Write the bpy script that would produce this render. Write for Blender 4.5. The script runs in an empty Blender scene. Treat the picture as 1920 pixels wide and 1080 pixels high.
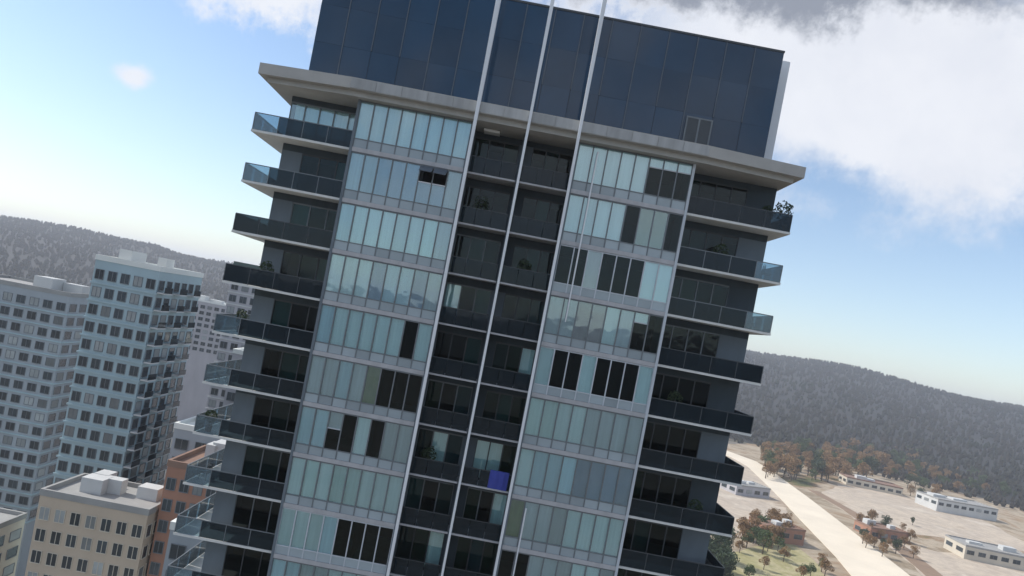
import bpy, math, random
import numpy as np
from mathutils import Vector, Matrix
random.seed(7)
rng = np.random.default_rng(7)
sc = bpy.context.scene
COL = sc.collection
R = math.radians

# ------------------------------------------------------------------ camera
F_PX, DIST, ZC = 1333.0, 41.2, 78.0      # focal length in photo pixels, metres to the facade, height above ground
UC, VH = 1045.0, 415.0
ROLL = R(10.9)
cam = bpy.data.cameras.new('camera')
cam.sensor_width = 36.0
cam.lens = F_PX / 1920 * 36
cam.shift_x, cam.shift_y = 0.0065, 0.0339
cam.clip_start, cam.clip_end = 0.5, 30000
co = bpy.data.objects.new('camera', cam); COL.objects.link(co)
c_, s_ = math.cos(ROLL), math.sin(ROLL)
co.matrix_world = Matrix(((c_, -s_, 0, 0), (0, 0, -1, -DIST), (s_, c_, 0, ZC), (0, 0, 0, 1)))
sc.camera = co

# ------------------------------------------------------------------ light
SUN_EL, SUN_AZ = R(42), R(-78)           # azimuth from +Y towards +X
sc.view_settings.view_transform = 'Standard'
sc.view_settings.look = 'None'
sc.view_settings.gamma = 1
sc.view_settings.use_curve_mapping = False
sc.view_settings.exposure = 0.48
sun = bpy.data.lights.new('sun', 'SUN'); sun.energy = 3.2; sun.angle = R(0.6); sun.color = (1, .94, .86)
so = bpy.data.objects.new('sun', sun); COL.objects.link(so)
sdir = Vector((math.sin(SUN_AZ)*math.cos(SUN_EL), math.cos(SUN_AZ)*math.cos(SUN_EL), math.sin(SUN_EL)))
so.rotation_euler = sdir.to_track_quat('Z', 'Y').to_euler(); so.location = (0, 0, 300)

W = bpy.data.worlds.new('World'); sc.world = W; W.use_nodes = True
nt = W.node_tree; nt.nodes.clear()
def N(t, typ, **kw):
    n = t.nodes.new(typ)
    for k, v in kw.items(): setattr(n, k, v)
    return n
def math_n(t, op, a, b=None, c=None, clamp=False):
    n = N(t, 'ShaderNodeMath', operation=op, use_clamp=clamp)
    for i, q in enumerate((a, b, c)):
        if q is None: continue
        if isinstance(q, (int, float)): n.inputs[i].default_value = q
        else: t.links.new(q, n.inputs[i])
    return n.outputs[0]
def mix_c(t, fac, a, b, blend='MIX'):
    n = N(t, 'ShaderNodeMix', data_type='RGBA', blend_type=blend)
    for sock, q in ((n.inputs['Factor'], fac), (n.inputs[6], a), (n.inputs[7], b)):
        if isinstance(q, (int, float)): sock.default_value = q
        elif isinstance(q, tuple): sock.default_value = (*q, 1) if len(q) == 3 else q
        else: t.links.new(q, sock)
    return n.outputs[2]
def smooth(t, x, lo, hi):
    n = N(t, 'ShaderNodeMapRange', interpolation_type='SMOOTHSTEP')
    t.links.new(x, n.inputs[0]); n.inputs[1].default_value = lo; n.inputs[2].default_value = hi
    return n.outputs[0]
sky = N(nt, 'ShaderNodeTexSky', sky_type='NISHITA', sun_disc=False, sun_elevation=SUN_EL, sun_rotation=SUN_AZ,
        altitude=80, air_density=1.0, dust_density=0.4, ozone_density=2.2)
tc = N(nt, 'ShaderNodeTexCoord')
dirv = tc.outputs['Generated']
def noise(t, vec, scale, detail=6, rough=.55, dist=0.0):
    n = N(t, 'ShaderNodeTexNoise'); n.inputs['Scale'].default_value = scale
    n.inputs['Detail'].default_value = detail; n.inputs['Roughness'].default_value = rough; n.inputs['Distortion'].default_value = dist
    if vec is not None: t.links.new(vec, n.inputs['Vector'])
    return n
def dir_px(x, y):                        # direction to the sky behind a photo point
    u = x*c_ + y*s_; v = -x*s_ + y*c_
    return Vector((u-UC, F_PX, VH-v)).normalized()
warp = noise(nt, dirv, 9, 10, .66)
wv = N(nt, 'ShaderNodeVectorMath', operation='SUBTRACT'); nt.links.new(warp.outputs['Color'], wv.inputs[0]); wv.inputs[1].default_value = (.5, .5, .5)
def cloud_blob(px, py, rx, rz, warp_amt=.15, hi=1.12):
    """an oval cloud round a direction, its edge torn by noise: 1 at the middle, 0 at the rim"""
    d = dir_px(px, py)
    sub = N(nt, 'ShaderNodeVectorMath', operation='SUBTRACT'); nt.links.new(dirv, sub.inputs[0]); sub.inputs[1].default_value = d
    ma = N(nt, 'ShaderNodeVectorMath', operation='MULTIPLY_ADD'); nt.links.new(wv.outputs[0], ma.inputs[0])
    ma.inputs[1].default_value = (warp_amt*2,)*3; nt.links.new(sub.outputs[0], ma.inputs[2])
    ml = N(nt, 'ShaderNodeVectorMath', operation='MULTIPLY'); nt.links.new(ma.outputs[0], ml.inputs[0]); ml.inputs[1].default_value = (1/rx, 1/rx, 1/rz)
    ln = N(nt, 'ShaderNodeVectorMath', operation='LENGTH'); nt.links.new(ml.outputs[0], ln.inputs[0])
    return smooth(nt, ln.outputs['Value'], hi, .40)
blobs = [cloud_blob(1600, 100, .36, .16), cloud_blob(1800, 200, .28, .15), cloud_blob(1330, -20, .40, .09),
         cloud_blob(490, -50, .15, .075), cloud_blob(258, 140, .020, .014, .03, 1.5), cloud_blob(1630, 280, .10, .05, .06), cloud_blob(1500, 190, .12, .10, .08), cloud_blob(1560, 240, .12, .07, .06)]
cl = blobs[0]
for b in blobs[1:]: cl = math_n(nt, 'MAXIMUM', cl, b)
# broken cloud added out of view, behind and above the viewer, to brighten the facade
sx = N(nt, 'ShaderNodeSeparateXYZ'); nt.links.new(dirv, sx.inputs[0])
fb = noise(nt, dirv, 3.2, 8, .58, .3)
gen = smooth(nt, fb.outputs['Fac'], .44, .58)
away = smooth(nt, math_n(nt, 'SUBTRACT', sx.outputs['Y'], math_n(nt, 'MULTIPLY', sx.outputs['Z'], .55)), .62, .40)
gen = math_n(nt, 'MULTIPLY', gen, away)
gen = math_n(nt, 'MULTIPLY', gen, smooth(nt, sx.outputs['Z'], .02, .25))
cl = math_n(nt, 'MAXIMUM', cl, gen)
body = noise(nt, dirv, 9, 6, .6)
dark = cloud_blob(1330, -52, .36, .060, .10)
dark2 = cloud_blob(1640, -45, .26, .055, .10)
dk = math_n(nt, 'MULTIPLY', math_n(nt, 'MAXIMUM', dark, dark2), .9)
shade = math_n(nt, 'MULTIPLY', smooth(nt, body.outputs['Fac'], .35, .72), .32)
ccol = mix_c(nt, shade, (5.4, 5.5, 5.8), (4.0, 4.25, 4.85))
ccol = mix_c(nt, dk, ccol, (1.5, 1.65, 2.0))
thin = math_n(nt, 'MULTIPLY', smooth(nt, sx.outputs['Z'], .45, -.05), .20)      # thin high veil, thicker low down
veil = mix_c(nt, thin, sky.outputs[0], (4.3, 4.75, 5.4))
skyc = mix_c(nt, math_n(nt, 'MULTIPLY', cl, .93), veil, ccol)
bg = N(nt, 'ShaderNodeBackground'); bg.inputs['Strength'].default_value = .122
nt.links.new(skyc, bg.inputs['Color'])
wo = N(nt, 'ShaderNodeOutputWorld'); nt.links.new(bg.outputs[0], wo.inputs['Surface'])

# ------------------------------------------------------------------ materials
def mat(name, col, rough=.7, metal=0.0, var=.12, scale=2.0, streak=None, spec=.4, coat=0, bump=0.0, obj_rand=.0):
    m = bpy.data.materials.new(name); m.use_nodes = True; t = m.node_tree
    b = t.nodes['Principled BSDF']
    b.inputs['Roughness'].default_value = rough; b.inputs['Metallic'].default_value = metal
    b.inputs['Specular IOR Level'].default_value = spec; b.inputs['Coat Weight'].default_value = coat
    g = N(t, 'ShaderNodeTexCoord')
    mp = N(t, 'ShaderNodeMapping'); t.links.new(g.outputs['Object'], mp.inputs[0])
    if streak: mp.inputs['Scale'].default_value = streak
    if obj_rand:
        oi = N(t, 'ShaderNodeObjectInfo')
        cb = N(t, 'ShaderNodeCombineXYZ')
        for k in range(3): t.links.new(math_n(t, 'MULTIPLY', oi.outputs['Random'], 37.0 + k*11), cb.inputs[k])
        t.links.new(cb.outputs[0], mp.inputs['Location'])
    n1 = noise(t, mp.outputs[0], scale, 6, .6)
    lo = tuple(max(0, c*(1-var*1.6)) for c in col); hi = tuple(min(1, c*(1+var)) for c in col)
    out = mix_c(t, n1.outputs['Fac'], lo, hi)
    if obj_rand:
        f = math_n(t, 'MULTIPLY_ADD', oi.outputs['Random'], obj_rand*2, 1-obj_rand)
        hv = N(t, 'ShaderNodeHueSaturation'); t.links.new(out, hv.inputs['Color']); t.links.new(f, hv.inputs['Value'])
        out = hv.outputs[0]
    t.links.new(out, b.inputs['Base Color'])
    if bump:
        bp = N(t, 'ShaderNodeBump'); bp.inputs['Strength'].default_value = bump; bp.inputs['Distance'].default_value = .05
        t.links.new(n1.outputs['Fac'], bp.inputs['Height']); t.links.new(bp.outputs[0], b.inputs['Normal'])
    return m
def glass(name, tint, refl_ior=1.6, extra=.03, rough=.03, wave=.010, body=None, body_amt=0.0, coat=(.92, .96, 1)):
    """window glass: clear tint plus mirror, slightly wavy, every pane set a little differently"""
    m = bpy.data.materials.new(name); m.use_nodes = True; t = m.node_tree; t.nodes.clear()
    fr = N(t, 'ShaderNodeFresnel'); fr.inputs['IOR'].default_value = refl_ior
    fac = math_n(t, 'ADD', fr.outputs[0], extra, clamp=True)
    tr = N(t, 'ShaderNodeBsdfTransparent'); tr.inputs['Color'].default_value = (*tint, 1)
    gl = N(t, 'ShaderNodeBsdfGlossy'); gl.inputs['Roughness'].default_value = rough; gl.inputs['Color'].default_value = (*coat, 1)
    g = N(t, 'ShaderNodeTexCoord'); oi = N(t, 'ShaderNodeObjectInfo')
    ad = N(t, 'ShaderNodeVectorMath', operation='ADD'); t.links.new(g.outputs['Object'], ad.inputs[0])
    cb = N(t, 'ShaderNodeCombineXYZ')
    for k in range(3): t.links.new(math_n(t, 'MULTIPLY', oi.outputs['Random'], 61.0 + k*17), cb.inputs[k])
    t.links.new(cb.outputs[0], ad.inputs[1])
    nz = noise(t, ad.outputs[0], .8, 2, .5)
    bp = N(t, 'ShaderNodeBump'); bp.inputs['Strength'].default_value = 1; bp.inputs['Distance'].default_value = wave
    t.links.new(nz.outputs['Fac'], bp.inputs['Height']); t.links.new(bp.outputs[0], gl.inputs['Normal'])
    first = tr.outputs[0]
    if body:
        df = N(t, 'ShaderNodeBsdfDiffuse')
        dirt = noise(t, ad.outputs[0], 2.5, 5, .6)
        t.links.new(mix_c(t, dirt.outputs['Fac'], tuple(c*.75 for c in body), tuple(min(1, c*1.2) for c in body)), df.inputs['Color'])
        m0 = N(t, 'ShaderNodeMixShader'); m0.inputs[0].default_value = body_amt
        t.links.new(tr.outputs[0], m0.inputs[1]); t.links.new(df.outputs[0], m0.inputs[2]); first = m0.outputs[0]
    mx = N(t, 'ShaderNodeMixShader'); t.links.new(fac, mx.inputs[0]); t.links.new(first, mx.inputs[1]); t.links.new(gl.outputs[0], mx.inputs[2])
    o = N(t, 'ShaderNodeOutputMaterial'); t.links.new(mx.outputs[0], o.inputs['Surface'])
    return m
M = dict(
    concrete=mat('weathered_concrete', (.42, .41, .38), .85, var=.2, scale=1.2, streak=(1, 1, .25), bump=.1),
    tile=mat('pale_balcony_coating', (.68, .68, .65), .8, var=.15, scale=1.5),
    soffit=mat('warm_painted_concrete', (.42, .41, .385), .8, var=.14, scale=.9, bump=.1),
    fascia=mat('grey_fascia_metal', (.40, .405, .40), .6, var=.28, scale=1.0, streak=(2, 1, .3), obj_rand=.12),
    slab=mat('painted_slab_edge', (.46, .46, .47), .75, var=.22, scale=1.6, streak=(1, 1, .3)),
    white=mat('white_aluminium', (.76, .78, .80), .4, var=.12, scale=1.5, streak=(1, 1, .12)),
    cheek=mat('pale_aluminium', (.52, .56, .60), .45, var=.14, scale=1.5, streak=(1, 1, .12)),
    frame=mat('grey_aluminium', (.17, .19, .205), .45, var=.15),
    dframe=mat('charcoal_aluminium', (.06, .068, .075), .45, var=.15),
    wall=mat('dark_grey_render', (.055, .072, .085), .85, var=.25, scale=1.2, streak=(1, 1, .3), bump=.1),
    pier=mat('grey_render', (.15, .18, .205), .85, var=.22, scale=1.0, streak=(1, 1, .25), bump=.1),
    spandrel=mat('grey_spandrel_glass', (.34, .40, .43), .22, var=.12, scale=.7, spec=.6, obj_rand=.16),
    blind_a=mat('pale_teal_blind', (.76, .94, .97), .7, var=.17, scale=1.1, streak=(6, 1, .12), obj_rand=.10),
    blind_b=mat('pale_green_blind', (.70, .90, .86), .7, var=.17, scale=1.1, streak=(6, 1, .12), obj_rand=.14),
    blind_c=mat('pale_blue_curtain', (.60, .79, .92), .8, var=.17, scale=1.3, streak=(5, 1, .15), obj_rand=.12),
    curt_g=mat('grey_curtain', (.53, .58, .62), .85, var=.18, scale=1.3, streak=(6, 1, .15), obj_rand=.15),
    curt_b=mat('slate_blue_blind', (.28, .37, .50), .8, var=.14, scale=1.1, streak=(3, 1, .2), obj_rand=.12),
    curt_red=mat('dull_red_curtain', (.16, .045, .04), .9, var=.2, streak=(6, 1, .2)),
    curt_green=mat('green_curtain', (.12, .20, .11), .9, var=.3, streak=(6, 1, .3)),
    curt_pink=mat('mauve_grey_curtain', (.32, .27, .28), .9, var=.2, streak=(6, 1, .2), obj_rand=.3),
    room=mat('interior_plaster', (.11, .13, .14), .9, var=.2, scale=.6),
    pent=mat('dark_blue_cladding_glass', (.019, .055, .105), .08, var=.35, scale=.12, spec=.45, obj_rand=.15),
    pent_line=mat('slate_cover_strip', (.10, .125, .155), .4, var=.3, scale=.6),
    screen=mat('white_metal_screen', (.78, .80, .82), .45, var=.10, scale=1.0, streak=(1, 1, .15)),
    blue=mat('blue_cloth', (.055, .075, .36), .8, var=.2),
    lampw=mat('white_enamel', (.85, .85, .83), .4, var=.04),
    leaf=mat('dark_leaf', (.035, .06, .025), .7, var=.4, scale=3),
    leaf2=mat('fresh_leaf', (.07, .11, .035), .7, var=.4, scale=3),
    leaf3=mat('autumn_leaf', (.27, .165, .075), .75, var=.35, scale=3),
    bark=mat('bark', (.09, .07, .055), .9, var=.3, scale=4),
    pot=mat('clay_pot', (.14, .08, .06), .8),
    wood=mat('dark_plastic', (.03, .032, .035), .5),
)
G_clear = glass('clear_window_glass', (.94, .995, 1.0), 1.5, .085, coat=(.86, .98, 1))
G_dark = glass('tinted_window_glass', (.36, .52, .51), 1.38, .0)
G_rail = glass('smoked_railing_glass', (.24, .31, .35), 1.36, .0, body=(.025, .045, .06), body_amt=.35)
G_railc = glass('pale_railing_glass', (.62, .76, .82), 1.5, .03, body=(.20, .28, .33), body_amt=.22)

# ------------------------------------------------------------------ builders
class MB:
    def __init__(s): s.v, s.f, s.m = [], [], []
    def box(s, x0, x1, y0, y1, z0, z1, mi=0):
        n = len(s.v)
        s.v += [(x0, y0, z0), (x1, y0, z0), (x1, y1, z0), (x0, y1, z0), (x0, y0, z1), (x1, y0, z1), (x1, y1, z1), (x0, y1, z1)]
        for q in ((0, 3, 2, 1), (4, 5, 6, 7), (0, 1, 5, 4), (1, 2, 6, 5), (2, 3, 7, 6), (3, 0, 4, 7)):
            s.f.append(tuple(n+k for k in q)); s.m.append(mi)
        return s
    def prism(s, pts, z0, z1, mi=0):
        n, k = len(s.v), len(pts)
        s.v += [(x, y, z0) for x, y in pts] + [(x, y, z1) for x, y in pts]
        s.f.append(tuple(range(n+k-1, n-1, -1))); s.f.append(tuple(range(n+k, n+2*k))); s.m += [mi, mi]
        for i in range(k):
            j = (i+1) % k; s.f.append((n+i, n+j, n+k+j, n+k+i)); s.m.append(mi)
        return s
    def tube(s, a, b, r0, r1=None, seg=8, mi=0):
        a, b = Vector(a), Vector(b); r1 = r0 if r1 is None else r1
        q = (b-a).to_track_quat('Z', 'Y'); n = len(s.v)
        for p, r in ((a, r0), (b, r1)):
            for k in range(seg):
                t = 2*math.pi*k/seg
                s.v.append(tuple(p + q @ Vector((r*math.cos(t), r*math.sin(t), 0))))
        for k in range(seg):
            j = (k+1) % seg; s.f.append((n+k, n+j, n+seg+j, n+seg+k)); s.m.append(mi)
        s.f.append(tuple(range(n+seg-1, n-1, -1))); s.f.append(tuple(range(n+seg, n+2*seg))); s.m += [mi, mi]
        return s
    def mesh(s, name, mats):
        me = bpy.data.meshes.new(name); me.from_pydata(s.v, [], s.f)
        for m in (mats if isinstance(mats, (list, tuple)) else [mats]): me.materials.append(m)
        if any(s.m): me.polygons.foreach_set('material_index', s.m)
        me.update(); return me
WL = {}
def link(name, data, parent=None, loc=(0, 0, 0), kind=None):
    o = bpy.data.objects.new(name, data); COL.objects.link(o)
    loc = Vector(loc)
    if parent is not None:
        o.parent = parent; o.location = loc - WL[parent.name]
    else: o.location = loc
    WL[o.name] = loc
    if kind: o['kind'] = kind
    return o
def tag(o, label, cat, group=None):
    o['label'] = label; o['category'] = cat
    if group: o['group'] = group
    return o
def root(name, label, cat, loc, group=None):
    return tag(link(name, None, None, loc), label, cat, group)
def part(name, mb, mats, parent, loc=(0, 0, 0)):
    """mesh given in world metres (loc (0,0,0)) under its parent"""
    return link(name, mb.mesh(name, mats), parent, loc)
CACHE = {}
def piece(name, x0, x1, y0, y1, z0, z1, m, parent):
    sx_, sy_, sz_ = round(x1-x0, 4), round(y1-y0, 4), round(z1-z0, 4)
    k = (name, sx_, sy_, sz_, m.name)
    if k not in CACHE:
        CACHE[k] = MB().box(-sx_/2, sx_/2, -sy_/2, sy_/2, -sz_/2, sz_/2).mesh(name, m)
    return link(name, CACHE[k], parent, ((x0+x1)/2, (y0+y1)/2, (z0+z1)/2))
def X(u, Y=0.0): return (u-UC)*(DIST+Y)/F_PX
def Z(v, Y=0.0): return ZC + (VH-v)*(DIST+Y)/F_PX

# ------------------------------------------------------------------ ground, hills, roads
def ground_mat():
    m = bpy.data.materials.new('city_ground'); m.use_nodes = True; t = m.node_tree; b = t.nodes['Principled BSDF']
    b.inputs['Roughness'].default_value = .95; b.inputs['Specular IOR Level'].default_value = .1
    g = N(t, 'ShaderNodeTexCoord')
    a = noise(t, g.outputs['Object'], .012, 6, .6, .4); c = noise(t, g.outputs['Object'], .045, 8, .65); d = noise(t, g.outputs['Object'], .4, 6, .7)
    r = N(t, 'ShaderNodeValToRGB'); t.links.new(a.outputs['Fac'], r.inputs[0])
    e = r.color_ramp.elements; e[0].position = .30; e[0].color = (.06, .075, .04, 1); e[1].position = .72; e[1].color = (.22, .20, .175, 1)
    for p, q in ((.42, (.12, .115, .08, 1)), (.50, (.20, .19, .17, 1)), (.60, (.15, .14, .13, 1))):
        k = e.new(p); k.color = q
    r2 = N(t, 'ShaderNodeValToRGB'); t.links.new(c.outputs['Fac'], r2.inputs[0])
    e = r2.color_ramp.elements; e[0].position = .36; e[0].color = (.07, .08, .05, 1); e[1].position = .66; e[1].color = (.28, .26, .235, 1)
    k = e.new(.5); k.color = (.16, .135, .105, 1)
    o = mix_c(t, .5, r.outputs[0], r2.outputs[0])
    o = mix_c(t, math_n(t, 'MULTIPLY', d.outputs['Fac'], .5), o, (.17, .16, .15))
    t.links.new(o, b.inputs['Base Color'])
    return m
g = MB(); g.prism([(8000*math.cos(2*math.pi*k/64), 8000*math.sin(2*math.pi*k/64)) for k in range(64)], -.6, 0)
link('ground', g.mesh('ground', ground_mat()), kind='structure')

def hill_h(r, th):
    """terrain height at distance r, azimuth th from +Y"""
    crest = 124 + 12*np.sin(th*5+.7) + 7*np.sin(th*13+2) + 4*np.sin(th*31) + 9*np.exp(-((th+.47)/.025)**2) - 22*np.clip((-.15-th)/.2, 0, 1)
    s = np.clip((r-760)/(2500-760), 0, 1); s = s*s*(3-2*s)
    fall = np.clip((r-2700)/1800, 0, 1)
    return crest*s*(1-.35*fall) + 5*np.sin(r/130+th*19)*s - .5
nr, na = 40, 240
rs = 760 + (4600-760)*np.linspace(0, 1, nr)**1.3; ths = np.linspace(-math.pi, math.pi, na, endpoint=False)
hv = [(r*math.sin(t), r*math.cos(t)-DIST, float(hill_h(r, t))) for r in rs for t in ths]
hf = [(i*na+j, i*na+(j+1) % na, (i+1)*na+(j+1) % na, (i+1)*na+j) for i in range(nr-1) for j in range(na)]
hm = bpy.data.meshes.new('hills'); hm.from_pydata(hv, [], hf); hm.materials.append(mat('forest_floor', (.020, .021, .021), .95, var=.3, scale=.02)); hm.update()
for p in hm.polygons: p.use_smooth = True
link('hills', hm, kind='structure')

def mottle(name, cols, scale):
    """bare ground: patches of several earth colours, with finer scuffing over them"""
    m = bpy.data.materials.new(name); m.use_nodes = True; t = m.node_tree; b = t.nodes['Principled BSDF']
    b.inputs['Roughness'].default_value = .95; b.inputs['Specular IOR Level'].default_value = .1
    g = N(t, 'ShaderNodeTexCoord'); n1 = noise(t, g.outputs['Object'], scale, 8, .65, .8); n2 = noise(t, g.outputs['Object'], scale*9, 8, .7)
    r = N(t, 'ShaderNodeValToRGB'); t.links.new(n1.outputs['Fac'], r.inputs[0]); e = r.color_ramp.elements
    e[0].position = .34; e[0].color = (*cols[0], 1); e[1].position = .66; e[1].color = (*cols[-1], 1)
    for q, c in enumerate(cols[1:-1]):
        k = e.new(.34+.32*(q+1)/(len(cols)-1)); k.color = (*c, 1)
    f = math_n(t, 'MULTIPLY_ADD', n2.outputs['Fac'], .9, .55)
    hv = N(t, 'ShaderNodeHueSaturation'); t.links.new(r.outputs[0], hv.inputs['Color']); t.links.new(f, hv.inputs['Value'])
    t.links.new(hv.outputs[0], b.inputs['Base Color']); return m
# the far wood: thousands of small ragged crowns in one mesh
def forest(n):
    vs, fs = [], []
    th = rng.uniform(-.78, .82, n); r = 790 + (2700-790)*rng.uniform(0, 1, n)**.9
    for t, q in zip(th, r):
        x, y, z = q*math.sin(t), q*math.cos(t)-DIST, float(hill_h(q, t))
        h = rng.uniform(6, 11)*(1+.25*(q > 2000)); w = h*rng.uniform(.2, .36); b = len(vs)
        seg = 6
        for lv, (hz, wr) in enumerate(((.08, .6), (.38, 1.0), (.72, .62))):
            for k in range(seg):
                a = 2*math.pi*(k+.5*lv)/seg; ww = w*wr*rng.uniform(.65, 1.3)
                vs.append((x+ww*math.cos(a), y+ww*math.sin(a), z+h*(hz+rng.uniform(-.06, .06))))
        vs.append((x+rng.uniform(-.3, .3), y, z+h))
        for lv in range(2):
            for k in range(seg):
                j = (k+1) % seg; fs.append((b+lv*seg+k, b+lv*seg+j, b+(lv+1)*seg+j, b+(lv+1)*seg+k))
        for k in range(seg): fs.append((b+12+k, b+12+(k+1) % seg, b+18))
    me = bpy.data.meshes.new('forest'); me.from_pydata(vs, [], fs)
    me.materials.append(mottle('forest_crowns', [(.018, .028, .016), (.040, .036, .033), (.028, .032, .026), (.046, .040, .035)], .006)); me.update()
    o = link('forest', me, kind='stuff'); return tag(o, 'dark bare forest covering the hills along the skyline', 'forest')
forest(26000)

road_m = mat('pale_concrete_road', (.74, .66, .53), .9, var=.14, scale=.05)
def strip(name, pts, m, z=.08, thick=.3):
    """a paved band from (x, y, half width) stations"""
    mb = MB(); n = len(pts); L, Rr = [], []
    for i, (x, y, w) in enumerate(pts):
        a = Vector(pts[max(i-1, 0)][:2]); b = Vector(pts[min(i+1, n-1)][:2]); d = (b-a).normalized(); p = Vector((-d.y, d.x))
        L.append((x+p.x*w, y+p.y*w)); Rr.append((x-p.x*w, y-p.y*w))
    for z_ in (z, z-thick): mb.v += [(x, y, z_) for x, y in L+Rr]
    for i in range(n-1):
        mb.f.append((i+n, i+n+1, i+1, i)); mb.f.append((i+2*n, i+1+2*n, i+1, i)[::-1]); mb.f.append((i+3*n, i+1+3*n, i+n+1, i+n))
    mb.m = [0]*len(mb.f)
    return link(name, mb.mesh(name, m), kind='structure')
def P(x, y, z=0.0):                      # the ground point seen at a photo point (at height z)
    u = x*c_ + y*s_; v = -x*s_ + y*c_
    d = F_PX*(ZC-z)/(v-VH); return ((u-UC)*d/F_PX, d-DIST)
def curve(pix):
    return [(*P(x, y), w) for x, y, w in pix]
strip('road', curve([(1915, 1330, 17), (1733, 1160, 16.5), (1633, 1060, 15.5), (1548, 985, 14), (1480, 925, 12), (1425, 880, 10), (1395, 862, 12), (1330, 838, 13), (1240, 812, 14)]), road_m, .30, .5)

# ------------------------------------------------------------------ the main tower
T = root('apartment_tower', 'tall dark glass apartment tower with blue crown, projecting balconies and pale vertical fins', 'tower', (-.5, 9, 0))
P0 = 89.1; FH = 3.0; NF = 11
def zt(i): return P0 - FH*i
XL, XR = -15.3, 14.68                     # flanks of the body
TL, TR = X(508, .3), X(1538, .3)          # balcony tips
B1, B2, B3, B4 = X(696), X(918), X(1114), X(1340)
CW = .15                                  # cheek width
YW = 2.0                                  # window wall of the set-back zones
YB = 21.0

# floor slabs, one part per storey
for i in range(1, NF+1):
    z = zt(i); s = MB()
    s.box(XL+.25, XR-.25, YW+.25, YB-.25, z, z+.25)
    s.box(B1+CW, B2-CW, -.03, YW+.25, z, z+.25).box(B3+CW, B4-CW, -.03, YW+.25, z, z+.25)
    part('floor_slab', s, M['slab'], T)
# flanks, back and partitions
zl = zt(NF)
for nm, a in (('side_wall', (XL, XL+.25, YW+.25, YB)), ('side_wall', (XR-.25, XR, YW+.25, YB)), ('rear_wall', (XL+.25, XR-.25, YB-.25, YB))):
    piece(nm, *a, zl, P0, M['pier'], T)
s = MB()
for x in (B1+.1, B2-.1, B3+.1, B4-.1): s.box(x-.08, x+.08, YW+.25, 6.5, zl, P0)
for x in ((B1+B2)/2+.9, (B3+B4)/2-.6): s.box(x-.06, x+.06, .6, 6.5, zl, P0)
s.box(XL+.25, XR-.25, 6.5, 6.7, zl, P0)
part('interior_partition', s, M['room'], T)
for a, b in ((B1, B1+CW), (B2-CW, B2), (B3, B3+CW), (B4-CW, B4)):
    piece('bay_edge_wall', a, b, -.06, YW+.25, zl, P0, M['cheek' if a > B3+1 else 'pier'], T)
# lower storeys down to the street
s = MB(); s.box(XL, XR, YW, YB, 0, zl); s.box(B1, B2, 0, YW, 0, zl); s.box(B3, B4, 0, YW, 0, zl)
part('lower_storeys', s, M['wall'], T)
s = MB()
for i in range(NF, int(P0/FH)):
    z = P0-FH*i
    s.box(B1-.02, B2+.02, -.05, YW, z-.01, z+.26).box(B3-.02, B4+.02, -.05, YW, z-.01, z+.26).box(TL, B1-.03, .3, YW-.01, z-.01, z+.22).box(B4+.03, TR, .3, YW-.01, z-.01, z+.22)
part('lower_slab_edges', s, M['slab'], T)

BL = {'L': 'blind_a', 'T': 'blind_b', 'C': 'blind_c', 'G': 'curt_g', 'B': 'curt_b', 'R': 'curt_red', 'V': 'curt_green', 'P': 'curt_pink'}
def bay(x0, x1, rows):
    x0 += CW; x1 -= CW
    for i, row in enumerate(rows):
        n = len(row); w = (x1-x0)/n; zb = zt(i+1)+.25; sill = .52; z0 = zb+sill; z1 = zt(i)-.02
        for k in range(n):
            piece('spandrel_panel', x0+k*w+.03, x0+(k+1)*w-.03, .03, .12, zb+.01, z0-.04, M['spandrel'], T)
        f = MB()
        darkrow = row.count('D') + row.count('o') >= n*.5
        for k in range(n+1):
            mw = .035 if 0 < k < n else .03
            f.box(x0+k*w-mw*(k > 0), x0+k*w+mw*(k < n), 0, .14, zb, z1)
        for k in range(n):
            f.box(x0+k*w+.035, x0+(k+1)*w-.035, .005, .135, z0-.04, z0+.02).box(x0+k*w+.035, x0+(k+1)*w-.035, .005, .135, z1-.06, z1)
        win = part('window', f, M['cheek'] if darkrow else M['frame'], T)
        for k, ch in enumerate(row):
            a, b = x0+k*w+.035, x0+(k+1)*w-.035
            if ch == 'o':                 # an awning sash pushed open
                zs = z1-.95
                piece('pane', a, b, .055, .075, z0+.021, zs-.06, G_clear, win)
                piece('blind', a-.015, b+.015, .145, .165, z0, zs-.03, M['curt_b'], win)
                piece('transom', a, b, .0, .135, zs-.058, zs, M['white'], win)
                o = piece('pane', a+.01, b-.01, -.01, .02, zs, z1-.06, M['pent_line'], win)
                t_ = R(62); hh = (z1-.06-zs)/2
                o.rotation_euler = (-t_, 0, 0); o.location.y -= hh*math.sin(t_); o.location.z += hh*(1-math.cos(t_))
                continue
            top = z1-.03; bot = z0
            if ch.islower():              # a dark opening below a pale fixed light
                bot = z0 + (z1-z0)*(.72 if ch != 'g' else .55); ch = ch.upper()
                piece('pane', a, b, .055, .075, z0+.021, bot-.03, G_dark, win)
                piece('transom', a, b, .0, .135, bot-.029, bot+.03, M['cheek'], win)
                piece('pane', a, b, .055, .075, bot+.031, z1-.061, G_clear, win)
            else: piece('pane', a, b, .055, .075, z0+.021, z1-.061, G_dark if ch == 'D' else G_clear, win)
            if ch in BL: piece('blind', a-.015, b+.015, .145, .165, bot, top, M[BL[ch]], win)
left_rows = ['LLLLLLLL', 'GGBBBooG', 'CLLLLLTG', 'LLLBCCBG', 'CLLLLLDL', 'GGCGVDDD', 'CCgDLDGG', 'LTLTTLLL', 'LLLCDDDD', 'CCGGLLLL', 'LLGDDLLL']
right_rows = ['LLLLLlll', 'LLLLDVVD', 'DDPDDDLL', 'GGPPLGlD', 'LDDLDDDL', 'TTLLGGGG', 'LCCCBBBB', 'VGGGLLLL', 'DDGGGLLG', 'LLGGDDLL', 'LLGGDDLL']
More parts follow.
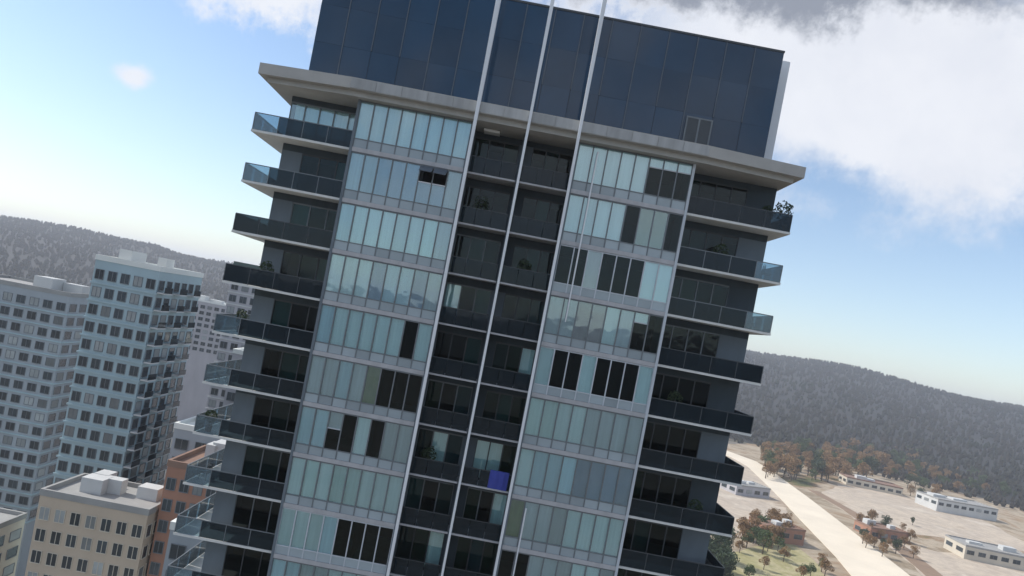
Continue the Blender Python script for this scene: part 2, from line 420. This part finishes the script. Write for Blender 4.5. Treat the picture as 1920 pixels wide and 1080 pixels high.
bay(B1, B2, left_rows)
bay(B3, B4, right_rows)

# set-back window walls: the middle recess and the outer zones
def zone(x0, x1, i, panes, blinds, wall_x=None, wm=None):
    """one storey of set-back glazing between x0 and x1 at Y = YW; wall_x = (a, b) is a solid piece"""
    zb = zt(i+1)+.25; z1 = zt(i)-.32
    piece('lintel', x0, x1, YW, YW+.24, z1, zt(i)+.25 if i else zt(i), M['wall'], T)
    if wall_x: piece('wall_panel', wall_x[0], wall_x[1], YW, YW+.24, zb, z1-.002, wm or M['wall'], T)
    gx0, gx1 = x0, x1
    if wall_x:
        if wall_x[0] <= x0+.01: gx0 = wall_x[1]
        else: gx1 = wall_x[0]
    w = (gx1-gx0)/panes; f = MB()
    for k in range(panes+1): f.box(gx0+k*w-.035*(k > 0), gx0+k*w+.035*(k < panes), YW+.03, YW+.15, zb, z1-.005)
    for k in range(panes): f.box(gx0+k*w+.036, gx0+(k+1)*w-.036, YW+.035, YW+.145, zb, zb+.09).box(gx0+k*w+.036, gx0+(k+1)*w-.036, YW+.035, YW+.145, z1-.09, z1-.005)
    win = part('window', f, M['frame'] if random.random() < .3 else M['dframe'], T)
    for k in range(panes):
        a, b = gx0+k*w+.037, gx0+(k+1)*w-.037
        piece('pane', a, b, YW+.08, YW+.10, zb+.092, z1-.092, G_clear if blinds[k] in 'LTC' else G_dark, win)
        ch = blinds[k]
        if ch in BL: piece('blind', a-.02, b+.02, YW+.26, YW+.285, zb+.08, z1-.01, M[BL[ch]], win)
mid = .5*(B2+B3)
for i in range(NF):
    pool = 'DDDDVVVPPGBT'
    zone(B2, B2+2.75, i, 3, ''.join(random.choice(pool) for _ in range(3)))
    zone(B2+2.75, B3, i, 3, ''.join(random.choice(pool) for _ in range(3)), (B2+2.75, B2+3.6), M['pier'] if i % 3 == 0 else M['wall'])
    lw = M['pier']
    zone(XL, B1, i, 5 if i == 0 else 3, 'LLLLL' if i == 0 else ''.join(random.choice('DDDPGD') for _ in range(3)), None if i == 0 else (XL, XL+1.25), lw)
    zone(B4, XR, i, 4, ''.join(random.choice('DDDDPVD') for _ in range(4)), (XR-1.7, XR), M['pier'] if i % 2 else M['wall'])

# balconies: L-shaped slab round each corner, glass guard, handrail
def corner_balcony(side, i, style):
    z = zt(i+1); s = MB()
    if side < 0:
        pts = [(TL, .30), (B1-.01, .30), (B1-.01, YW-.004), (XL-.004, YW-.004), (XL-.004, 6.6), (TL, 6.6)]
    else:
        pts = [(TR, .30), (TR, 6.6), (XR+.004, 6.6), (XR+.004, YW-.004), (B4+.01, YW-.004), (B4+.01, .30)]
    s.prism(pts, z+.09, z+.22)
    b = part('balcony', s, M['tile'], T)
    x0, x1 = (TL+.05, B1-.06) if side < 0 else (B4+.06, TR-.05)
    n = 4; w = (x1-x0)/n
    for k in range(n): piece('railing_panel', x0+k*w+.02, x0+(k+1)*w-.02, .34, .36, z+.24, z+1.20, G_railc if style == 'c' and k == (0 if side < 0 else n-1) else G_rail, b)
    xt = TL+.05 if side < 0 else TR-.05
    for k in range(4):
        y0 = .42+k*1.53
        piece('railing_panel', xt-.01, xt+.01, y0, y0+1.48, z+.24, z+1.20, G_railc if style == 'c' else G_rail, b)
    h = MB(); h.box(x0, x1, .325, .375, z+1.2, z+1.25); h.box(xt-.025, xt+.025, .376, 6.55, z+1.2, z+1.25)
    for k in range(n+1): h.box(x0+k*w-.02, x0+k*w+.02, .33, .37, z+.22, z+1.199)
    part('handrail', h, M['frame'] if style == 'c' else M['dframe'], b)
for i in range(NF):
    corner_balcony(-1, i, 'ccddccccccc'[i])
    corner_balcony(1, i, 'dccdddddddd'[i])
def recess_balcony(x0, x1, i):
    z = zt(i+1); b = part('balcony', MB().box(x0+.01, x1-.01, .45, YW-.004, z+.10, z+.20), M['slab'], T)
    n = 3; w = (x1-x0-.1)/n
    for k in range(n): piece('railing_panel', x0+.05+k*w+.02, x0+.05+(k+1)*w-.02, .52, .54, z+.22, z+1.15, G_rail, b)
    part('handrail', MB().box(x0+.05, x1-.05, .505, .555, z+1.15, z+1.19), M['dframe'], b)
for i in range(NF):
    recess_balcony(B2, mid-.08, i); recess_balcony(mid+.08, B3, i)
piece('recess_party_wall', mid-.08, mid+.08, .35, YW-.004, zl, P0, M['wall'], T)
piece('ceiling_light', X(938, 1.2), X(968, 1.2), .9, 1.6, P0-.16, P0-.02, M['lampw'], T)

# roof canopy
cz0, cz1 = P0, Z(17, -.9)
pts = [(TL+.05, -.35), (B1-.4, -.95), (B4+.4, -.95), (TR-.05, -.35), (TR-.05, 22), (TL+.05, 22)]
can = part('roof_canopy', MB().prism(pts, cz0+.30, cz1), M['soffit'], T)
pts = [(TL+.5, .05), (B1-.3, -.55), (B4+.3, -.55), (TR-.5, .05), (TR-.5, 21.5), (TL+.5, 21.5)]
part('soffit_board', MB().prism(pts, cz0, cz0+.299), M['soffit'], can)

fx0, fx1 = B1-.38, B4+.38; nfp = 14
for k in range(nfp):
    piece('fascia_panel', fx0+(fx1-fx0)*k/nfp+.012, fx0+(fx1-fx0)*(k+1)/nfp-.012, -.985, -.952, cz0+.33, cz1-.05, M['fascia'], can)

# blue glass crown
PX0, PX1, PY = X(593, 1.0), X(1463, 1.0), 1.0
pz0, pz1 = cz1, Z(-184, 1.0)
cr = part('crown', MB().box(PX0+.05, PX1-.05, PY+.08, 16, pz0, pz1-.12).box(PX0-.02, PX1+.02, PY-.04, 16.05, pz1-.12, pz1), M['dframe'], T)
nc, nrw = 16, 3; w = (PX1-PX0)/nc; h = (pz1-.13-pz0)/nrw
for a in range(nc):
    for b in range(nrw):
        o = piece('glass_panel', PX0+a*w+.012, PX0+(a+1)*w-.012, PY, PY+.05, pz0+b*h+.004, pz0+(b+1)*h-.004, M['pent'], cr)
        o.rotation_euler = (R(random.uniform(-.5, .5)), 0, R(random.uniform(-.5, .5)))
for a in range(1, nc):
    if random.random() < .75: piece('cover_strip', PX0+a*w-.03, PX0+a*w+.03, PY-.05, PY-.015, pz0+.02+random.choice((0, 0, h)), pz1-.14, M['pent_line'], cr)
for k in range(8):
    y0 = PY+.2+k*1.85
    for xs in (PX0, PX1-.05): piece('glass_panel', xs, xs+.05, y0, y0+1.8, pz0+.01, pz1-.14, M['pent'], cr)
dx0, dx1 = X(1306, .9), X(1356, .9); dzt = pz0+2.05; dm = (dx0+dx1)/2
dr = part('door', MB().box(dx0, dx0+.09, PY-.12, PY-.052, pz0, dzt).box(dx1-.09, dx1, PY-.12, PY-.052, pz0, dzt).box(dm-.05, dm+.05, PY-.12, PY-.052, pz0, dzt-.09).box(dx0+.091, dx1-.091, PY-.12, PY-.052, dzt-.089, dzt), M['frame'], cr)
for a, b in ((dx0+.095, dm-.055), (dm+.055, dx1-.095)):
    piece('door_leaf', a, b, PY-.105, PY-.06, pz0+.01, dzt-.095, M['dframe'], dr)
sx0, sx1 = X(1462, 3.0), X(1477, 3.0); szt = Z(-166, 3.0)
scn = part('plant_screen', MB().box(sx0-1.0, sx1, 3.0, 13, cz1, szt), M['screen'], T)
for k in range(6):
    y0 = 3.05+k*1.65; piece('screen_panel', sx1+.002, sx1+.04, y0, y0+1.6, cz1+.02, szt-.02, M['screen'], scn)

# pale fins from the street to above the roof
def fin(u, wt, wb, ztop):
    y0, y1 = -1.30, -1.02; x = X(u, -1.2); zs = [0, 55, 88, ztop]; ws = [wb, wb, wb*1.15, wt]
    m = MB()
    for z, w_ in zip(zs, ws): m.v += [(x-w_/2, y0, z), (x+w_/2, y0, z), (x+w_/2, y1, z), (x-w_/2, y1, z)]
    for q in range(3):
        b = q*4
        for k in range(4): m.f.append((b+k, b+(k+1) % 4, b+4+(k+1) % 4, b+4+k))
    m.f += [(3, 2, 1, 0), (12, 13, 14, 15)]; m.m = [0]*len(m.f)
    f = part('fin', m, M['white'], T)
    for i in range(1, NF+1):
        yy = .44 if abs(u-1018) < 5 else -.09
        piece('bracket', x-.04, x+.04, -1.02, yy, zt(i)+.06, zt(i)+.16, M['frame'], f)
    return f
fin(918, .31, .15, ZC+20.2); fin(1018, .22, .12, ZC+20.2); fin(1114, .25, .13, ZC+20.4)
# thin downpipe broken between storeys on the right bay
for a, b in ((0, 4), (7, 9)):
    m = MB(); x = X(1155 if a == 0 else 1149, -.1); m.tube((x, -.14, zt(a)-.4), (x, -.14, zt(b)+1.6), .05, .045, 10)
    dp = part('downpipe', m, M['white'], T)

# ------------------------------------------------------------------ small things on the balconies
def leafball(mb, c, r, n, size, mi=0, squash=1.0, seed=0):
    rr = random.Random(seed)
    for _ in range(n):
        d = Vector((rr.gauss(0, 1), rr.gauss(0, 1), rr.gauss(0, 1))).normalized()
        p = Vector(c) + Vector((d.x, d.y, d.z*squash))*r*(.35+.65*rr.random()**.5)
        a = Vector((rr.gauss(0, 1), rr.gauss(0, 1), rr.gauss(0, 1))).normalized(); b = a.cross(d).normalized() if abs(a.dot(d)) < .95 else Vector((1, 0, 0))
        s1 = size*rr.uniform(.6, 1.3); n0 = len(mb.v); e = a.cross(b).normalized()
        mb.v += [tuple(p-b*s1), tuple(p+e*s1*.5), tuple(p+b*s1), tuple(p-e*s1*.5)]; mb.f.append((n0, n0+1, n0+2, n0+3)); mb.m.append(mi)
def pot_plant(x, y, z, h, label, seed):
    r = root('potted_plant', label, 'plant', (x, y, z), 'plants on the balconies')
    part('pot', MB().tube((x, y, z), (x, y, z+.38), .15, .21, 12), M['pot'], r)
    m = MB(); m.tube((x, y, z+.3), (x, y, z+h*.7), .02, .012, 6)
    part('stem', m, M['bark'], r)
    m = MB(); leafball(m, (x, y, z+h*.75), h*.32, 220, .09, 0, 1.1, seed); part('foliage', m, M['leaf'], r)
bz = lambda i: zt(i+1)+.22
pot_plant(TR-.45, .85, bz(0), 1.75, 'bushy plant at the very tip of the topmost right balcony', 1)
pot_plant(TR-1.3, 1.0, bz(0), 1.35, 'lower plant just inside the tip plant on the topmost right balcony', 2)
pot_plant(TR-3.6, 1.1, bz(1), 1.6, 'green plant in front of the second right balcony glazing', 3)
pot_plant(TR-2.2, 1.0, bz(6), 1.4, 'low green plant behind the smoked rail of a lower right balcony', 4)
pot_plant(TL+2.2, 1.0, bz(3), 1.5, 'dark plant on the fourth left balcony from the roof', 5)
pot_plant(X(958, 1.3), 1.3, bz(1), 1.7, 'leafy green plant in the middle recess beside the left fin', 6)
def chair(x, y, z, label, rz):
    r = root('balcony_chair', label, 'chair', (x, y, z), 'chairs on the balconies')
    def loc(m, nm):
        o = part(nm, m, M['wood'], r); o.location = (0, 0, 0)
    loc(MB().box(-.24, .24, -.24, .24, .42, .46), 'seat')
    m = MB(); prev = None
    for k in range(9):
        t = math.pi*k/8; p = (-.24*math.cos(t), .24, .46+.35+.18*math.sin(t))
        if prev: m.tube(prev, p, .018, .018, 6)
        prev = p
    m.tube((-.24, .24, .44), (-.24, .24, .81), .018).tube((.24, .24, .44), (.24, .24, .81), .018)
    for k in range(4): m.box(-.16+k*.1-.012, -.16+k*.1+.012, .232, .248, .46, .9)
    loc(m, 'backrest')
    for sx_ in (-1, 1):
        for sy_ in (-1, 1): loc(MB().tube((sx_*.25, sy_*.25, 0), (sx_*.21, sy_*.21, .42), .016), 'leg')
    r.rotation_euler = (0, 0, rz)
chair(TR-.6, 1.1, bz(1), 'dark round-backed chair at the tip of the second right balcony', R(90))
chair(TR-1.0, 1.2, bz(2), 'dark round-backed chair at the tip of the third right balcony', R(70))
chair(TL+.9, 1.1, bz(2), 'dark round-backed chair at the tip of the third left balcony', R(-80))
chair(TL+.8, 1.2, bz(5), 'dark round-backed chair behind clear glass on the sixth left balcony', R(-60))
chair(TL+.7, 1.6, bz(7), 'dark round-backed chair behind clear glass on the eighth left balcony', R(-100))
chair(X(985, 1.2), 1.25, bz(4), 'dark round-backed chair in the middle recess beside the centre fin, fifth storey', R(20))
chair(X(1075, 1.2), 1.25, bz(3), 'dark round-backed chair in the right half of the middle recess, fourth storey', R(-30))
pot_plant(TL+.6, 1.0, bz(6), 1.2, 'small plant behind clear glass at the tip of the seventh left balcony', 7)
pot_plant(TL+.7, 2.6, bz(4), 1.3, 'small plant behind clear glass on the fifth left balcony', 8)
pot_plant(X(1060, 1.2), 1.2, bz(2), 1.5, 'leafy plant in the right half of the middle recess, third storey', 9)
pot_plant(X(950, 1.2), 1.2, bz(6), 1.5, 'leafy plant in the left half of the middle recess, seventh storey', 10)
pot_plant(TR-4.6, 1.1, bz(4), 1.5, 'dark plant on the fifth right balcony beside the bay', 11)
# blue cloth over the recess rail
m = MB(); xa, xb = X(1070, .5), X(1106, .5); z = Z(692, .45); zb_ = Z(728, .45); n = 8
for k in range(n+1):
    x = xa+(xb-xa)*k/n; y = .47+.025*math.sin(k*1.9)
    m.v += [(x, .58, z-.25), (x, .53, z+.03), (x, y, z), (x, y-.01, (z+zb_)/2), (x, y+.01, zb_+.03*math.sin(k))]
for k in range(n):
    for q in range(4): m.f.append((k*5+q, k*5+q+1, (k+1)*5+q+1, (k+1)*5+q)); m.m.append(0)
o = part('blue_towel', m, M['blue'], None)
o.modifiers.new('thickness', 'SOLIDIFY').thickness = .015
tag(o, 'blue cloth hung over a balcony rail in the dark middle recess', 'towel')

# ------------------------------------------------------------------ neighbouring buildings
GW = mat('far_window_glass', (.035, .05, .06), .12, var=.3, scale=.3, spec=.6, obj_rand=.35)
walls = dict(
    blind=mat('far_window_blind', (.26, .28, .28), .4, var=.3, scale=.5, obj_rand=.5),
    teal=mat('teal_grey_cladding', (.36, .48, .52), .45, var=.15, scale=.2, streak=(1, 1, .3)),
    grey=mat('mid_grey_render', (.36, .40, .43), .8, var=.18, scale=.2, streak=(1, 1, .3)),
    mauve=mat('mauve_grey_render', (.44, .43, .45), .8, var=.18, scale=.2, streak=(1, 1, .3)),
    beige=mat('beige_render', (.52, .43, .33), .85, var=.15, scale=.2, streak=(1, 1, .3)),
    brick=mat('red_brown_brick', (.36, .19, .13), .85, var=.2, scale=.3),
    cream=mat('cream_render', (.58, .53, .44), .85, var=.15, scale=.2),
    pale=mat('pale_metal_wall', (.55, .56, .55), .7, var=.15, scale=.2))
roofs = dict(white=mat('white_roof_membrane', (.74, .76, .72), .8, var=.12, scale=.15), grey=mat('grey_gravel_roof', (.32, .32, .31), .9, var=.2, scale=.3),
             green=mat('dark_green_roof', (.07, .11, .10), .8, var=.2, scale=.2), brown=mat('brown_roof', (.24, .15, .11), .85, var=.2, scale=.2))
def building(name, label, cat, x0, x1, y0, y1, h, wall, roof, nx=0, ny=0, nf=0, fh=3.0, ww=.62, wh=.52, band=None, plant=True, balc=False, group=None, rot=0, top=1.0):
    """a block with parapet roof, window grid on the faces towards the viewer and a band per storey"""
    cx, cy = (x0+x1)/2, (y0+y1)/2; w, d = x1-x0, y1-y0
    r = root(name, label, cat, (cx, cy, 0), group)
    def put(nm, mb, mats, par=r):
        o = bpy.data.objects.new(nm, mb.mesh(nm, mats)); COL.objects.link(o); o.parent = par; return o
    put('wall', MB().box(-w/2, w/2, -d/2, d/2, 0, h), walls[wall])
    rf = MB().box(-w/2+.3, w/2-.3, -d/2+.3, d/2-.3, h, h+.12)
    for a in ((-w/2-.1, w/2+.1, -d/2-.1, -d/2+.3), (-w/2-.1, w/2+.1, d/2-.3, d/2+.1), (-w/2-.1, -w/2+.3, -d/2+.3, d/2-.3), (w/2-.3, w/2+.1, -d/2+.3, d/2-.3)):
        rf.box(*a, h-.15, h+.75)
    ro = put('roof', rf, roofs[roof])
    if plant:
        for q in range(plant if plant > 1 else 2):
            px, py = random.uniform(-.3, .3)*w, random.uniform(-.25, .3)*d; a = random.uniform(.06, .14)*w; c = random.uniform(.08, .16)*d
            put('roof_unit', MB().box(px-a, px+a, py-c, py+c, h+.12, h+.12+random.uniform(1.2, 2.6)), walls['pale'], ro)
    side = w/2 if cx < 0 else -w/2
    sg = 1 if cx < 0 else -1
    def wmesh(key, ww_, wh_, face):
        m = MB()
        if face == 'f':
            m.box(-ww_/2, ww_/2, -.05, .02, -wh_/2, wh_/2, 0)
            m.box(-ww_/2-.08, -ww_/2, -.10, .02, -wh_/2-.08, wh_/2+.08, 1).box(ww_/2, ww_/2+.08, -.10, .02, -wh_/2-.08, wh_/2+.08, 1)
            m.box(-ww_/2, ww_/2, -.16, .02, -wh_/2-.10, -wh_/2, 1).box(-ww_/2, ww_/2, -.10, .02, wh_/2, wh_/2+.08, 1).box(-.04, .04, -.09, -.052, -wh_/2, wh_/2, 1)
        else:
            m.box(-.02, .05, -ww_/2, ww_/2, -wh_/2, wh_/2, 0)
            m.box(-.02, .10, -ww_/2-.08, -ww_/2, -wh_/2-.08, wh_/2+.08, 1).box(-.02, .10, ww_/2, ww_/2+.08, -wh_/2-.08, wh_/2+.08, 1)
            m.box(-.02, .16, -ww_/2, ww_/2, -wh_/2-.10, -wh_/2, 1).box(-.02, .10, -ww_/2, ww_/2, wh_/2, wh_/2+.08, 1)
            if sg < 0: m.v = [(-x, y, z) for x, y, z in m.v]; m.f = [f[::-1] for f in m.f]
        return m.mesh('window', [GW, M['frame'] if wall != 'beige' else walls['cream']])
    if nf:
        def pair(a, f):
            m1 = wmesh(name, a, wh*fh, f); m2 = m1.copy(); m2.materials[0] = walls['blind']; return (m1, m1, m1, m2)
        mf = pair(ww*w/nx, 'f') if nx else None
        ms = pair(ww*d/ny, 's') if ny else None
        for i in range(nf):
            zc_ = h-top-fh*(i+.5)
            if zc_ < fh*.4: break
            for k in range(nx):
                o = bpy.data.objects.new('window', random.choice(mf)); COL.objects.link(o); o.parent = r; o.location = (-w/2+(k+.5)*w/nx, -d/2, zc_)
            for k in range(ny):
                o = bpy.data.objects.new('window', random.choice(ms)); COL.objects.link(o); o.parent = r; o.location = (side, -d/2+(k+.5)*d/ny, zc_)
            if band:
                b = MB(); zz = zc_-fh*.5
                b.box(-w/2-.2, w/2+.2, -d/2-.2, -d/2-.002, zz-.15, zz+.15)
                xa_, xb_ = (side+.002, side+.2) if sg > 0 else (side-.2, side-.002)
                b.box(xa_, xb_, -d/2, d/2, zz-.15, zz+.15)
                put('floor_band', b, walls[band])
            if balc:
                zz = zc_-fh*.42
                for k in range(0, ny, 2):
                    yy = -d/2+(k+.5)*d/ny; xa_, xb_ = (side+.21, side+1.5) if sg > 0 else (side-1.5, side-.21)
                    b = put('balcony', MB().box(xa_, xb_, yy-d/ny*.5, yy+d/ny*.5, zz-.1, zz+.1), walls['pale'])
                    xr = xb_-.05 if sg > 0 else xa_+.05
                    put('railing', MB().box(xr-.02, xr+.02, yy-d/ny*.5, yy+d/ny*.5, zz+.1, zz+1.1), G_rail, b)
    if rot: r.rotation_euler = (0, 0, rot)
    return r
# twin-toned tower just left of the main one
building('apartment_block', 'teal grey apartment tower with a dark window grid on its right side', 'tower', -70, -59, 79, 96, 75.6, 'teal', 'white', 5, 6, 22, band='teal', balc=True)
building('apartment_block', 'grey banded tower with a dark green roof half hidden by the big tower', 'tower', -70, -54, 138, 158, 79.6, 'mauve', 'green', 6, 6, 16, band='pale')
building('apartment_block', 'grey slab tower at the far left edge', 'tower', -118, -92, 110, 128, 66.0, 'grey', 'grey', 9, 5, 16, band='teal')
building('apartment_block', 'lower mauve block with a white roof in front of the green roofed tower', 'building', -52, -38, 100, 116, 62.0, 'mauve', 'white', 5, 6, 12, top=1.2)
building('low_rise', 'salmon brick building low behind the left balconies of the big tower', 'building', -42.5, -33, 58, 70, 49.6, 'brick', 'brown', 5, 4, 8)
building('low_rise', 'beige low-rise with a regular grid of dark square windows', 'building', -58, -43, 56, 66, 43.0, 'beige', 'grey', 7, 5, 9, ww=.6, wh=.55, plant=4)
building('low_rise', 'small grey block added for its bright white roof behind the brick one', 'building', -49, -36, 73, 88, 51.5, 'grey', 'white', 4, 5, 6)  # added to brighten where the left balcony slab tops stay dull
building('low_rise', 'low grey block added for its bright white roof nearest the left flank of the big tower', 'building', -32.3, -22, 38, 52, 48.5, 'grey', 'white', 4, 5, 6)  # added block, its white roof a bright patch behind the clear rails
building('low_rise', 'cream building beyond the beige window grid block', 'building', -110, -74, 64, 80, 30, 'cream', 'grey', 10, 4, 8)
building('low_rise', 'pale flat roofed hall low on the left', 'building', -70, -46, 18, 36, 16, 'pale', 'white', 6, 4, 4)
# farther blocks on the left
for k, (px_, py_, w, d, h, wl, rf, lb) in enumerate((
        (-190, 250, 26, 22, 52, 'grey', 'grey', 'grey slab block standing farthest left behind the grey slab tower'),
        (-150, 320, 28, 20, 60, 'mauve', 'white', 'mauve tower far behind the teal one'),
        (-260, 360, 40, 26, 44, 'beige', 'grey', 'beige far block at the foot of the left hill'),
        (-120, 420, 30, 26, 48, 'cream', 'white', 'cream far block seen between the left towers'),
        (-330, 480, 60, 30, 30, 'pale', 'white', 'wide pale warehouse before the left hill'))):
    building('far_block', lb, 'building', px_-w/2, px_+w/2, py_-d/2, py_+d/2, h, wl, rf, 8, 5, 8)
# yards and sheds on the right
def shed(px, py, w, d, h, wl, rf, lb, rot=0):
    x, y = P(px, py)
    building('warehouse', lb, 'building', x-w/2, x+w/2, y-d/2, y+d/2, h, wl, rf, max(3, int(w/6)), max(2, int(d/7)), 1, fh=min(4, h-1), rot=rot)
shed(1452, 1010, 22, 14, 7, 'brick', 'brown', 'brown roofed shed beside the pale road', R(15))
shed(1395, 925, 26, 16, 6, 'mauve', 'grey', 'grey roofed shed left of the road bend', R(20))
shed(1630, 915, 44, 20, 6, 'cream', 'brown', 'low brown roofed warehouse behind the pale gravel yard', R(-8))
shed(1650, 1005, 24, 14, 5, 'brick', 'brown', 'low brown shed on the far side of the road', R(10))
shed(1790, 960, 50, 24, 9, 'pale', 'grey', 'grey roofed warehouse at the right edge of the yards', R(6))
shed(1850, 1050, 36, 20, 7, 'cream', 'grey', 'grey roofed shed low at the right edge', R(-4))

# paved lots
lot_a = mottle('pale_gravel_lot', [(.32, .25, .185), (.50, .43, .345), (.42, .36, .295), (.54, .48, .40)], .02)
lot_b = mottle('dry_grass_field', [(.20, .20, .09), (.40, .36, .22), (.30, .28, .14), (.44, .38, .27)], .04)
lot_c = mottle('tan_earth', [(.10, .11, .05), (.27, .19, .12), (.40, .34, .26), (.24, .19, .13), (.44, .38, .30)], .016)
def lot(name, pix, m, z=.12):
    pts = [Vector(P(x, y)) for x, y in pix][::-1]; out = []
    for a, b in zip(pts, pts[1:]+pts[:1]):
        n = max(2, int((b-a).length/9)); d = (b-a).normalized(); p = Vector((-d.y, d.x)); w = 0
        for k in range(n):
            w = w*.6+random.uniform(-1.8, 1.8) if k else 0
            out.append(tuple(a+(b-a)*k/n+p*w))
    link(name, MB().prism(out, z-.3, z).mesh(name, m), kind='structure')
lot('earth_field', [(1300, 832), (1440, 832), (1700, 872), (1960, 905), (1960, 1240), (1700, 1240), (1300, 1240)], lot_c, .04)
lot('gravel_yard', [(1540, 930), (1620, 985), (1700, 1000), (1780, 1010), (1960, 1040), (1820, 960), (1680, 925), (1570, 908)], lot_a, .12)
lot('gravel_yard', [(1345, 850), (1440, 885), (1480, 950), (1450, 1000), (1400, 1010), (1320, 1000)], lot_a, .14)
lot('gravel_yard', [(1660, 1015), (1760, 1035), (1960, 1060), (1960, 1240), (1800, 1150), (1720, 1070)], lot_a, .10)
lot('dry_field', [(1320, 1045), (1490, 1015), (1560, 1090), (1620, 1180), (1340, 1180)], lot_b, .10)
bank = mat('brown_earth_bank', (.27, .19, .13), .95, var=.3, scale=.08)
strip('earth_bank', curve([(1880, 1190, 5), (1740, 1070, 5), (1660, 1005, 4.5), (1592, 958, 4), (1525, 920, 4)]), bank, .22, .3)

# trees among the yards
crowns = {}
def tree_meshes(kind, v):
    k = (kind, v)
    if k not in crowns:
        rr = random.Random(v*7+len(kind)); m = MB()
        for q in range(9): leafball(m, (rr.uniform(-2, 2), rr.uniform(-2, 2), 4.2+rr.uniform(0, 4.2)), rr.uniform(1.2, 2.1), 120, .34, 0, .85, v*50+q)
        t = MB().tube((0, 0, 0), (.1, 0, 3.6), .28, .18, 8)
        for q in range(5): t.tube((.1, 0, 2.6+q*.3), (1.6*math.cos(q*1.3), 1.6*math.sin(q*1.3), 4.6+q*.5), .11, .05, 5)
        crowns[k] = (m.mesh('crown', M[kind]), t.mesh('trunk', M['bark']))
    return crowns[k]
LBL = {'leaf': 'dark green round tree', 'leaf2': 'fresh green round tree', 'leaf3': 'rust brown autumn tree'}
def tree(px, py, kind, s, where):
    x, y = P(px, py); r = root('tree', LBL[kind] + ' ' + where, 'tree', (x, y, 0), 'trees ' + where)
    a, b = tree_meshes(kind, random.randrange(3))
    for nm, me in (('crown', a), ('trunk', b)):
        o = bpy.data.objects.new(nm, me); COL.objects.link(o); o.parent = r
    r.scale = (s, s, s*random.uniform(.85, 1.15)); r.rotation_euler = (0, 0, random.uniform(0, 6.3))
for n, xa, xb, ya, yb, kinds, sa, sb, where in (
        (170, 1430, 1720, 846, 905, 'leaf3 leaf3 leaf3 leaf2 leaf', 1.1, 2.0, 'in the belt at the foot of the wooded hill'),
        (50, 1700, 1915, 885, 940, 'leaf3 leaf2 leaf', .9, 1.5, 'behind the warehouses at the right edge'),
        (40, 1385, 1475, 980, 1040, 'leaf3 leaf3 leaf2', .6, 1.1, 'beside the brown shed left of the road'),
        (26, 1600, 1720, 975, 1050, 'leaf3 leaf3 leaf', .5, .9, 'along the far bank of the pale road'),
        (12, 1310, 1350, 1045, 1120, 'leaf', 1.0, 1.5, 'close against the right flank of the tower'),
        (10, 1400, 1560, 1050, 1090, 'leaf2 leaf3', .5, .8, 'on the dry field in front of the road')):
    for _ in range(n): tree(random.uniform(xa, xb), random.uniform(ya, yb), random.choice(kinds.split()), random.uniform(sa, sb), where)

# ------------------------------------------------------------------ haze
hb = MB().box(-8500, 8500, -8500, 8500, -1.6, 190)
hme = bpy.data.meshes.new('haze'); hme.from_pydata(hb.v, [], hb.f); hme.update()
hmat = bpy.data.materials.new('haze_air'); hmat.use_nodes = True; t = hmat.node_tree; t.nodes.clear()
pv = N(t, 'ShaderNodeVolumePrincipled'); pv.inputs['Color'].default_value = (.86, .91, 1, 1); pv.inputs['Density'].default_value = .00019; pv.inputs['Anisotropy'].default_value = .2
oo = N(t, 'ShaderNodeOutputMaterial'); t.links.new(pv.outputs[0], oo.inputs['Volume'])
hme.materials.append(hmat)
link('haze', hme, kind='stuff')
sc.cycles.max_bounces = 8; sc.cycles.transparent_max_bounces = 16; sc.cycles.volume_bounces = 1
